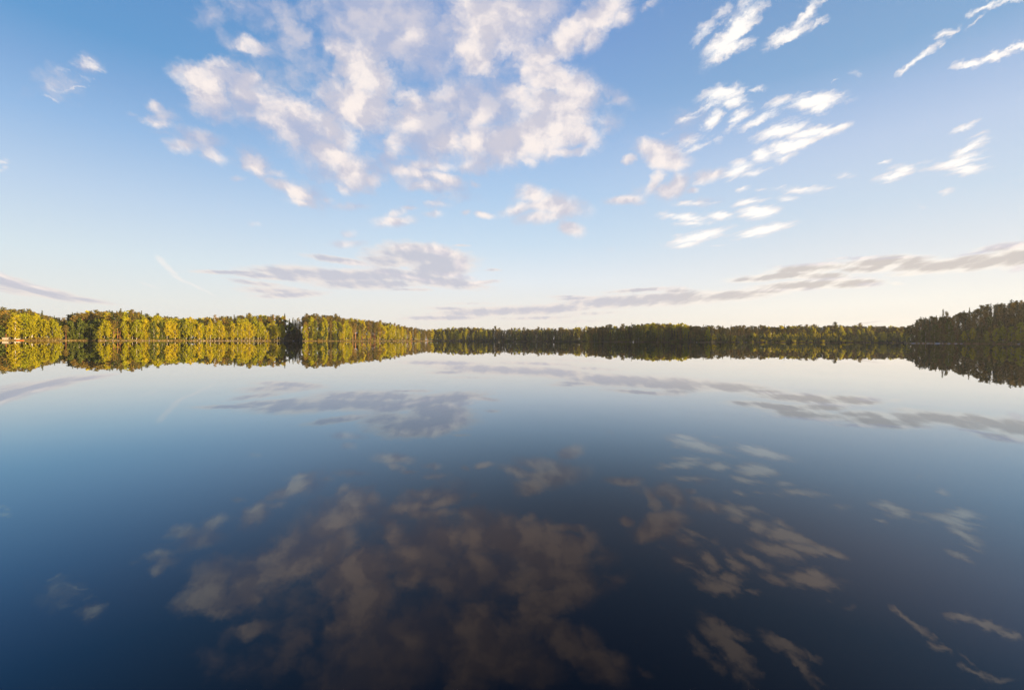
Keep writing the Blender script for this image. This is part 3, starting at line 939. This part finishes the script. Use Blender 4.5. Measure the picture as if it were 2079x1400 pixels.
# the wood behind: nobody could tell its trees apart
def far_wood():
    lib = {}
    for (kind, k), (tm, cm, H) in LIB.items():
        a = np.empty(len(cm.vertices) * 3, dtype=np.float32)
        cm.vertices.foreach_get('co', a)
        a = a.reshape(-1, 4, 3)
        pick_ = NR.permutation(len(a))[:330]
        a = a[pick_]
        c = a.mean(1, keepdims=True)
        lib[(kind, k)] = (((a - c) * 1.7 + c), H)
    chunks = {k: [] for k in VARI}

    def add(kind, az, d, h, wd):
        k = rng.randrange(VARI[kind])
        wd *= .78 if kind == 'spruce' else 1.0
        h = min(h, 27)
        a, H = lib[(kind, k)]
        s = h / H
        th = rng.uniform(0, 6.28)
        c, n_ = math.cos(th), math.sin(th)
        p = a.reshape(-1, 3)
        q_ = np.stack([(p[:, 0] * c - p[:, 1] * n_) * s * wd, (p[:, 0] * n_ + p[:, 1] * c) * s * wd, p[:, 2] * s], 1)
        x, y = xy(az, d)
        chunks[kind].append(q_ + np.array([x, y, ground(az, d)]))

    def row(x0, x1, step, d, mixk, share, var, wd=1.2):
        nn = int((x1 - x0) / step)
        for i in range(nn):
            px = x0 + (x1 - x0) * (i + rng.random()) / nn
            dx_, dy_ = px_dir(px)
            dd = d + rng.uniform(-4, 4)
            h = top_needed(px, dd) * share * (1 + rng.gauss(0, var))
            add(pick(mixk), math.atan2(dx_, dy_), dd, max(6, min(h, 30)), rng.uniform(.9, 1.2) * wd)

    row(871, 1846, 4.0, 20, {'alder': 3, 'spruce': 2, 'birch': 1}, .50, .15, 1.5)
    row(871, 1846, 4.0, 34, {'alder': 2, 'spruce': 2}, .55, .15, 1.5)
    row(871, 1846, 9.0, 40, {'spruce': 1}, 1.08, .08, .7)
    row(868, 880, 3.0, 12, {'pine': 2, 'birch': 1}, .8, .1)
    row(868, 880, 3.0, 28, {'pine': 2, 'birch': 1}, 1, .1)
    for d, sh in ((30, .86), (38, .95), (47, 1.0), (58, .95)):
        row(871, 1000, 4.2, d, {'pine': 3, 'spruce': 2, 'birch': 2}, sh, .06)
        row(1000, 1300, 4.4, d, {'pine': 3, 'spruce': 2, 'birch': 1}, sh, .10)
        row(1300, 1400, 4.6, d, {'birch': 2, 'pine': 2}, sh, .08)
        row(1400, 1447, 4.6, d, {'pine': 3, 'spruce': 1}, sh, .05)
        row(1449, 1550, 4.4, d, {'pine': 3, 'spruce': 1}, sh, .12)
        row(1550, 1846, 4.6, d, {'pine': 3, 'spruce': 1, 'birch': 1}, sh, .09)
    row(14, 578, 26, 48, {'spruce': 1}, 1.07, .05, .9)
    row(200, 872, 7, 34, {'alder': 1, 'spruce': 1}, .5, .15, 1.4)
    row(612, 872, 22, 48, {'spruce': 1, 'pine': 1}, 1.06, .05, .9)
    row(1848, 2100, 20, 48, {'spruce': 1}, 1.05, .04, .9)
    for d, sh in ((56, .95), (70, .93)):
        row(-40, 578, 7, d, {'pine': 2, 'spruce': 2, 'birch': 1}, sh, .06)
        row(612, 872, 6, d, {'pine': 3, 'spruce': 1}, sh, .05)
        row(1848, 2140, 8, d, {'pine': 2, 'spruce': 2}, sh, .06)
    for d in (9, 20, 32):
        row(-60, 16, 7, d, {'alder': 1, 'spruce': 1}, .55, .15, 1.4)
    row(585, 612, 5, 50, {'spruce': 1}, .95, .05)
    row(1850, 2100, 9, 15, {'alder': 1, 'spruce': 2}, .45, .12, 1.3)
    row(1850, 2140, 9, 27, {'spruce': 2, 'pine': 1}, .6, .1, 1.3)
    row(2080, 2150, 9, 12, {'pine': 2, 'spruce': 2}, .55, .1)
    row(2080, 2150, 9, 28, {'pine': 2, 'spruce': 2}, .85, .1)
    for i in range(520):      # unseen trees on the ridge, adding to its shadow
        az = R(rng.uniform(50.2, 57.0))
        d = rng.uniform(8, 560)
        add(pick({'pine': 1, 'spruce': 1}), az, d, rng.uniform(15, 20) if d > 110 else rng.uniform(7, 12), 1.35)
    vs_, mi = [], []
    me = bpy.data.meshes.new("far_wood")
    kinds = [k for k in chunks if chunks[k]]
    for j, k in enumerate(kinds):
        a = np.concatenate(chunks[k])
        vs_.append(a)
        mi.append(np.full(len(a) // 4, j, dtype=np.int32))
    a, mi = np.concatenate(vs_), np.concatenate(mi)
    me = np_mesh("far_wood", a, M[kinds[0] + '_mass'])
    for k in kinds[1:]:
        me.materials.append(M[k + '_mass'])
    me.polygons.foreach_set('material_index', mi)
    o = bpy.data.objects.new("far_wood", me)
    scene.collection.objects.link(o)
    o['kind'] = 'stuff'
    o['label'] = "dense pine, spruce and birch wood filling the land behind the shoreline trees"
    print("WOOD", len(mi))


far_wood()
print("TREES", len(TREES), {k: sum(t['kind'] == k for t in TREES) for k in VARI})

# ------------------------------------------------------------------ things along the water
def empty(name, loc, rz=0.0, sc=1.0):
    o = bpy.data.objects.new(name, None)
    scene.collection.objects.link(o)
    o.location = loc
    o.rotation_euler = (0, 0, rz)
    o.scale = (sc, sc, sc) if not isinstance(sc, tuple) else sc
    return o


def tag(o, label, cat, group=None):
    o['label'] = label
    o['category'] = cat
    if group:
        o['group'] = group
    return o


def link(name, me, parent, loc=(0, 0, 0)):
    o = bpy.data.objects.new(name, me)
    scene.collection.objects.link(o)
    o.parent = parent
    o.location = loc
    return o


def at(px, d):
    dx_, dy_ = px_dir(px)
    az = math.atan2(dx_, dy_)
    x, y = xy(az, d)
    return x, y, ground(az, d), az


def water_point(px, py):
    """where a place in the photograph meets the water"""
    r_ = ray(px, py)
    k = -CAM_H / r_.z
    return r_.x * k, r_.y * k


def box(x0, x1, y0, y1, z0, z1):
    V = [(x0, y0, z0), (x1, y0, z0), (x1, y1, z0), (x0, y1, z0), (x0, y0, z1), (x1, y0, z1), (x1, y1, z1), (x0, y1, z1)]
    F = [(0, 3, 2, 1), (4, 5, 6, 7), (0, 1, 5, 4), (1, 2, 6, 5), (2, 3, 7, 6), (3, 0, 4, 7)]
    return V, F


M['cream_paint'] = simple_mat('cream paint', (0.24, 0.20, 0.15), (0.33, 0.28, 0.21), 2.5, 0.7)
# small white hut on the left headland: front faces the lake
hx, hy, hz, haz = at(10.5, 1.6)
hut = tag(empty("lakeside_hut", (hx, hy, hz - 0.05), -haz), "small pale flat-roofed hut standing at the water under the tall pines", "hut")
HW, HD, HH = 1.5, 1.2, 1.6
# walls with real openings in front
walls = [box(-HW, HW, HD, HD + .1, 0, HH), box(-HW, -HW + .1, -HD, HD, 0, HH), box(HW - .1, HW, -HD, HD, 0, HH),
         box(-HW + .1, HW - .1, -HD, -HD + .1, 0, 0.95), box(-HW + .1, HW - .1, -HD, -HD + .1, 1.4, HH),
         box(-HW + .1, -1.15, -HD, -HD + .1, 0.95, 1.4), box(-0.15, 0.45, -HD, -HD + .1, 0.95, 1.4), box(1.25, HW - .1, -HD, -HD + .1, 0.95, 1.4)]
link("wall", py_mesh("wall", *join(walls), M['cream_paint']), hut)
rv = [(-HW - .3, -HD - .35, HH + .05), (HW + .3, -HD - .35, HH + .05), (HW + .3, HD + .4, HH + .35), (-HW - .3, HD + .4, HH + .35)]
rv += [(x, y, z + .12) for x, y, z in rv]
link("roof", py_mesh("roof", rv, [(0, 3, 2, 1), (4, 5, 6, 7), (0, 1, 5, 4), (1, 2, 6, 5), (2, 3, 7, 6), (3, 0, 4, 7)], M['cream_paint']), hut)
for (wx0, wx1) in ((-1.15, -0.15), (0.45, 1.25)):
    wn = link("window", py_mesh("window", *join([box(wx0, wx1, -HD - .03, -HD + .06, 0.95, 1.02), box(wx0, wx1, -HD - .03, -HD + .06, 1.33, 1.4),
              box(wx0, wx0 + .07, -HD - .03, -HD + .06, 1.02, 1.33), box(wx1 - .07, wx1, -HD - .03, -HD + .06, 1.02, 1.33)]), M['white_paint']), hut)
    link("pane", py_mesh("pane", *box(wx0 + .07, wx1 - .07, -HD + .02, -HD + .04, 1.02, 1.33), M['glass']), wn)


def hull(L, B, Hh, keel_up=False):
    """open rowing hull: outer and inner skin with a rim; along x"""
    V, F = [], []
    N_ = 13
    for s in (1.0, 0.90):
        for i in range(N_):
            t = i / (N_ - 1)
            w = B / 2 * (math.sin(math.pi * (0.06 + 0.90 * t)) ** 0.55) * s
            sheer = Hh * (1 + 0.35 * (2 * t - 1) ** 2)
            x = (t - .5) * L * (1 if s == 1 else .97)
            for (fy, fz) in ((-1, 1), (-.85, .45), (-.45, .08), (0, 0), (.45, .08), (.85, .45), (1, 1)):
                z = fz * sheer + (0 if s == 1 else .05 * (1 - fz))
                V.append((x, fy * w, z))
    m_ = 7
    for layer in (0, 1):
        o_ = layer * N_ * m_
        for i in range(N_ - 1):
            for j in range(m_ - 1):
                a = o_ + i * m_ + j
                q_ = (a, a + 1, a + m_ + 1, a + m_)
                F.append(q_ if layer else q_[::-1])
    for i in range(N_ - 1):
        for j in (0, m_ - 1):
            a, b = i * m_ + j, N_ * m_ + i * m_ + j
            F.append((a, a + m_, b + m_, b) if j else (b, b + m_, a + m_, a))
    for i in (0, N_ - 1):
        for j in range(m_ - 1):
            a, b = i * m_ + j, N_ * m_ + i * m_ + j
            F.append((a, b, b + 1, a + 1) if i else (a + 1, b + 1, b, a))
    return V, F


def boat(name, px, py, L, B, Hh, mat, rz, label, up=0.0):
    x, y, z, az = at(px, py)
    b = tag(empty(name, (x, y, z + up), -az + rz), label, "boat")
    link("hull", py_mesh("hull", *hull(L, B, Hh), mat), b)
    for tx in (-.22, .05, .28):
        w = B * .40
        link("thwart", py_mesh("thwart", *box(tx * L - .12, tx * L + .12, -w, w, Hh * .62, Hh * .68), M['wood']), b)
    return b


boat("rowing_boat", 34, 2.4, 2.9, 1.25, .55, M['white_paint'], 0.15, "small white rowing boat drawn up on the bank beside the orange boat", up=.25)
boat("rowing_boat", 40.5, -0.4, 3.8, 1.3, .45, M['orange_paint'], 0.05, "long orange rowing boat at the water's edge under the bright birches", up=-.02)

# boulders
BIGROCK = []
for k in range(6):
    bm = bmesh.new()
    bmesh.ops.create_icosphere(bm, subdivisions=3, radius=1.0)
    off = Vector((rng.uniform(0, 50), rng.uniform(0, 50), 3))
    from mathutils import noise as mnoise
    for v in bm.verts:
        v.co *= 1 + 0.35 * mnoise.noise(v.co * 1.1 + off) + 0.12 * mnoise.noise(v.co * 3.1 + off)
        if v.co.z < -0.25:
            v.co.z = -0.25 + (v.co.z + .25) * .3
    me = bpy.data.meshes.new("boulder")
    bm.to_mesh(me)
    bm.free()
    BIGROCK.append(me)
ORD = ("first second third fourth fifth sixth seventh eighth ninth tenth eleventh twelfth thirteenth fourteenth fifteenth sixteenth seventeenth "
       "eighteenth nineteenth twentieth").split() + ["twenty-" + w for w in "first second third fourth fifth sixth seventh eighth ninth".split()] + ["thirtieth"] + \
      ["thirty-" + w for w in "first second third fourth fifth sixth seventh eighth ninth".split()] + ["fortieth"] + \
      ["forty-" + w for w in "first second third fourth fifth sixth seventh eighth ninth".split()]


def rocks(lst, label, group, mat, d=0.2):
    """lst: (column, width m, height m)"""
    for i, (px, w, h) in enumerate(lst):
        x, y, z, az = at(px, d + rng.uniform(-.5, .5))
        src_ = BIGROCK[rng.randrange(6)]
        key = (src_.name, mat.name)
        if key not in LIB:
            c = src_.copy()
            c.materials.clear()
            c.materials.append(mat)
            LIB[key] = c
        o = bpy.data.objects.new("boulder", LIB[key])
        scene.collection.objects.link(o)
        o.location = (x, y, max(0.0, z * .5))
        o.scale = (w * .38, w * .38 * rng.uniform(.7, 1), h * .8)
        o.rotation_euler = (0, 0, -az + rng.uniform(-.3, .3))
        tag(o, label.format(ORD[i]), "boulder", group)


left_r = sorted([(x, rng.uniform(1.0, 2.0), rng.uniform(.5, .95)) for x in (393, 400, 408, 414, 421, 426, 431, 436, 440, 444, 447, 452, 457, 461, 464, 468, 472, 477, 490, 496, 502, 508, 512, 517, 523, 534, 541)])
rocks(left_r, "pinkish grey boulder at the foot of the birches, {} from the hut side", "boulders along the long birch shore", M['rock'])
rocks([(596, 2.6, .7)], "pale boulder alone in the water beside the bright point of birches", None, M['pale_rock'], -3.0)
rocks([(x, rng.uniform(1.0, 2.2), rng.uniform(.4, .8)) for x in (622, 640, 668, 691, 703, 716, 724, 733, 747, 760, 768, 781, 792, 803, 818, 836)],
      "low boulder below the pine headland, {} from the dark gap", "boulders below the pine headland", M['rock'])
rocks([(x, rng.uniform(1.2, 2.4), rng.uniform(.5, 1.0)) for x in (139, 203, 214, 228, 240, 256, 274, 289, 303, 322, 341)],
      "low boulder between shaded bight and long boulder row, {} from the hut side", "boulders of the left birch shore", M['rock'])
rocks([(1809 + 0, 3.0, .5), (1857, 7.0, .75), (1866, 3.5, .55), (1875, 2.5, .6), (1886, 4.5, .7), (1893, 3.0, .5), (1904, 5.2, 1.15), (1914, 2.0, .5), (1926, 3.6, .7), (1941, 3.0, .5), (1952, 2.2, .7), (2068, 2.4, .6)],
      "pale flat rock below the dark wooded point, {} from its tip", "pale rocks below the dark point", M['pale_rock'], -.2)
rocks([(1449, 2.6, .9), (1500, 5.0, .35), (1515, 4.0, .3), (1540, 4.5, .3)], "low pale rock on the far shore, {} past the yellow birch point", "pale rocks on the far shore", M['pale_rock'])


# buoys and markers
def lathe(prof, sides=20):
    V = [(r * math.cos(2 * math.pi * k / sides), r * math.sin(2 * math.pi * k / sides), z) for r, z in prof for k in range(sides)]
    F = [(i * sides + k, i * sides + (k + 1) % sides, (i + 1) * sides + (k + 1) % sides, (i + 1) * sides + k) for i in range(len(prof) - 1) for k in range(sides)]
    F.append(tuple(range(sides))[::-1])
    F.append(tuple((len(prof) - 1) * sides + k for k in range(sides)))
    return V, F


def buoy(px, py, dia, label):
    x, y = water_point(px, py)
    b = tag(empty("buoy", (x, y, 0)), label, "buoy", "white buoys off the far shore")
    r = dia / 2
    prof = [(.3 * r, -.5 * r)] + [(r * math.cos(a), r * .55 + r * math.sin(a)) for a in np.linspace(-1.0, 1.35, 12)]
    link("float", py_mesh("float", *lathe(prof), M['white_paint']), b)
    link("ring", py_mesh("ring", *lathe([(r * .10, r * 1.48), (r * .22, r * 1.5), (r * .22, r * 1.72), (r * .10, r * 1.74)]), M['wood']), b)


buoy(1013, 695.2, .34, "tiny white buoy off the far shore, the one towards the pine headland")
buoy(1414.5, 694.9, .8, "larger white buoy close before the dark wood beside the yellow birch point")
mx_, my_ = water_point(1285.5, 694.3)
mk = tag(empty("channel_marker", (mx_, my_, 0), 0, .75), "white drum marker with a grey cap standing off the dark far shore", "marker")
link("base", py_mesh("base", *lathe([(1.0, -.4), (1.05, .25), (.7, .45), (.3, .5)]), M['white_paint']), mk)
link("drum", py_mesh("drum", *lathe([(.30, .5), (.75, .75), (.78, 1.55), (.30, 1.8)]), M['white_paint']), mk)
link("cap", py_mesh("cap", *lathe([(.22, 1.8), (.34, 1.9), (.30, 2.3), (.05, 2.5)]), M['grey_roof']), mk)

# bushes along the bank
BUSH = []
for k in range(5):
    n_c = 9 + k
    cs = [(NR.normal() * .55, NR.normal() * .55, NR.uniform(.35, 1.35)) for _ in range(n_c)]
    lv = quads(clumps(cs, [NR.uniform(.35, .6)] * n_c, 26, 1.0), .13)
    tv = join([tube([(0, 0, -.1), (c[0] * .5, c[1] * .5, c[2] * .55), c], [.035, .025, .01], 4) for c in cs])
    BUSH.append((lv, tv))
BM = {}


def bush(px, d, h, w, mat):
    x, y, z, az = at(px, d)
    k = rng.randrange(5)
    if (k, mat) not in BM:
        BM[(k, mat)] = (np_mesh("foliage", BUSH[k][0], M[mat]), py_mesh("stems", *BUSH[k][1], M['twig']))
    o = empty("shrub", (x, y, z), rng.uniform(0, 6.28), (h / 1.8 * w, h / 1.8 * w, h / 1.8))
    link("foliage", BM[(k, mat)][0], o)
    link("stems", BM[(k, mat)][1], o)
    BUSHES.append((px, o, mat, h))


M['willow_leaf'] = leaf_mat("willow foliage", [(0.20, 0.13, 0.02), (0.28, 0.20, 0.025), (0.30, 0.26, 0.03)], .3)
BUSHES = []
for (x0, x1, step, h0, h1, mats) in [(50, 118, 6, 1.2, 2.6, ['birch_leaf', 'willow_leaf']), (200, 400, 7, 1.0, 2.4, ['willow_leaf', 'birch_leaf', 'alder_leaf']),
                                     (400, 580, 8, 1.0, 2.0, ['willow_leaf', 'birch_leaf']), (615, 870, 8, 1.0, 3.2, ['birch_leaf', 'willow_leaf', 'alder_leaf']),
                                     (140, 196, 7, 1.0, 2.4, ['alder_leaf']), (880, 1440, 13, 2.0, 4.5, ['alder_leaf']),
                                     (1450, 1845, 11, 2.0, 5.0, ['alder_leaf', 'birch_leaf']), (1930, 2090, 10, 1.2, 3.5, ['alder_leaf'])]:
    for i in range(int((x1 - x0) / step)):
        bush(x0 + (i + rng.random()) * step, rng.uniform(1.0, 3.2), rng.uniform(h0, h1), rng.uniform(.9, 1.5), rng.choice(mats))

# reeds and dead grass on the bank: one growth
cen = []
for (x0, x1, dens_, hh) in [(-10, 136, 60, .5), (139, 196, 30, .4), (199, 395, 40, .45), (395, 582, 30, .4), (582, 592, 60, .5), (614, 870, 36, .45), (1449, 1845, 14, .4), (1848, 2100, 22, .4)]:
    for i in range(int((x1 - x0) * dens_)):
        px = rng.uniform(x0, x1)
        dx_, dy_ = px_dir(px)
        az = math.atan2(dx_, dy_)
        d = rng.uniform(-.3, 2.6)
        x, y = xy(az, d)
        cen.append((x, y, max(0, ground(az, d)), hh * rng.uniform(.5, 1.3)))
cen = np.array(cen)
k = len(cen)
th = NR.uniform(0, 6.28, k)
wv = np.stack([np.cos(th), np.sin(th), np.zeros(k)], 1) * .05
tip = np.stack([NR.normal(size=k) * .12, NR.normal(size=k) * .12, cen[:, 3]], 1)
b0 = cen[:, :3] - np.array([0, 0, .05])
rv_ = np.stack([b0 - wv, b0 + wv, b0 + tip + wv * .35, b0 + tip - wv * .35], 1).reshape(-1, 3)
reeds = bpy.data.objects.new("bank_grass", np_mesh("bank_grass", rv_, M['reed']))
scene.collection.objects.link(reeds)
reeds['kind'] = 'stuff'
reeds['label'] = "dry golden grass and reeds fringing the water's edge"

# ------------------------------------------------------------------ what each tree is called
# (from, to, where it is, where counting starts)
STRETCH = [(-40, 14, "under the tall pines behind the hut", "the hut"), (14, 137, "between hut and shaded bight", "the hut"),
           (137, 198, "in the shaded bight", "the hut side"), (198, 260, "on near end of birch shore", "the bight"),
           (260, 330, "on birch shore midway to the boulders", "the bight side"), (330, 395, "on birch shore just before the boulders", "the bight side"),
           (395, 460, "above the first boulders, birch shore", "the bight side"), (460, 520, "above the last boulders, birch shore", "the bight side"),
           (520, 584, "on bright tip of birch shore", "the boulders"), (584, 613, "in dark gap beyond birch tip", "the tip"),
           (613, 660, "at start of the pine headland", "the dark gap"), (660, 720, "on red-trunked part of pine headland", "the dark gap"),
           (720, 775, "before the yellow thicket, pine headland", "the red trunks"), (775, 824, "in the yellow birch thicket", "the red trunks"),
           (824, 874, "on low tip of pine headland", "the thicket"), (874, 945, "far shore just beyond pine headland", "the headland"),
           (945, 1013, "far shore between headland and tiny buoy", "the headland"), (1013, 1100, "far shore just past tiny buoy", "tiny buoy"),
           (1100, 1190, "far shore midway to drum marker", "tiny buoy"), (1190, 1285, "far shore just before drum marker", "tiny buoy side"),
           (1285, 1350, "far shore just past drum marker", "the marker"), (1350, 1415, "far shore before the large buoy", "the marker side"),
           (1415, 1448, "on yellow birch point, far shore", "large buoy"), (1448, 1550, "far shore past yellow birch point", "the point"),
           (1550, 1640, "in sunny gap of far shore", "birch point"), (1640, 1740, "under two tall pines, far shore", "sunny gap"),
           (1740, 1847, "far shore before the dark point", "tall pines"), (1847, 1890, "on tip of the dark point", "its tip"),
           (1890, 1935, "dark point above its pale rocks", "its tip"), (1935, 1985, "dark point just past pale rocks", "pale rocks"),
           (1985, 2040, "on rising back of dark point", "pale rocks"), (2040, 2200, "on highest end of dark point", "pale rocks side")]


def stretch(px):
    for s_ in STRETCH:
        if px < s_[1]:
            return s_
    return STRETCH[-1]


ROWN = ("front row", "middle rows", "back rows")
cells = {}
for t_ in TREES:
    row_ = 0 if t_['d'] < 9 else (1 if t_['d'] < 22.5 else 2)
    cells.setdefault((stretch(t_['px']), row_, t_['kind']), []).append(t_)
for (st, row_, kind), lst in cells.items():
    lst.sort(key=lambda t: t['px'] * (-1 if st[0] < 0 else 1))
    for i, t_ in enumerate(lst):
        lab = f"only {kind} of the {ROWN[row_]}, {st[2]}" if len(lst) == 1 else f"{ORD[i]} {kind} from {st[3]}, {ROWN[row_]}, {st[2]}"
        tag(t_['o'], lab, "tree", f"{kind} trees {st[2]}")
bcells = {}
for (px, o, mat, h) in BUSHES:
    bcells.setdefault(stretch(px), []).append((px, o, mat, h))
for st, lst in bcells.items():
    lst.sort(key=lambda b: b[0])
    for i, (px, o, mat, h) in enumerate(lst):
        tone = {'alder_leaf': "green", 'birch_leaf': "yellow-green", 'willow_leaf': "russet"}[mat]
        tag(o, f"{tone} shrub, {ORD[i]} from {st[3]}, {st[2]}", "shrub", f"shrubs {st[2]}")

# ------------------------------------------------------------------ evening air
hz_m, hq, hout = material("evening haze")
pv = hz_m.node_tree.nodes.new('ShaderNodeVolumePrincipled')
pv.inputs['Color'].default_value = (0.86, 0.85, 0.86, 1)
pv.inputs['Density'].default_value = 0.00008
pv.inputs['Anisotropy'].default_value = 0.3
hz_m.node_tree.links.new(pv.outputs[0], hout.inputs['Volume'])
hzo = mesh_obj("haze", *box(-3200, 3200, -3200, 3200, -6, 75), hz_m)
hzo['kind'] = 'stuff'
hzo['label'] = "thin evening haze over the lake and its woods"
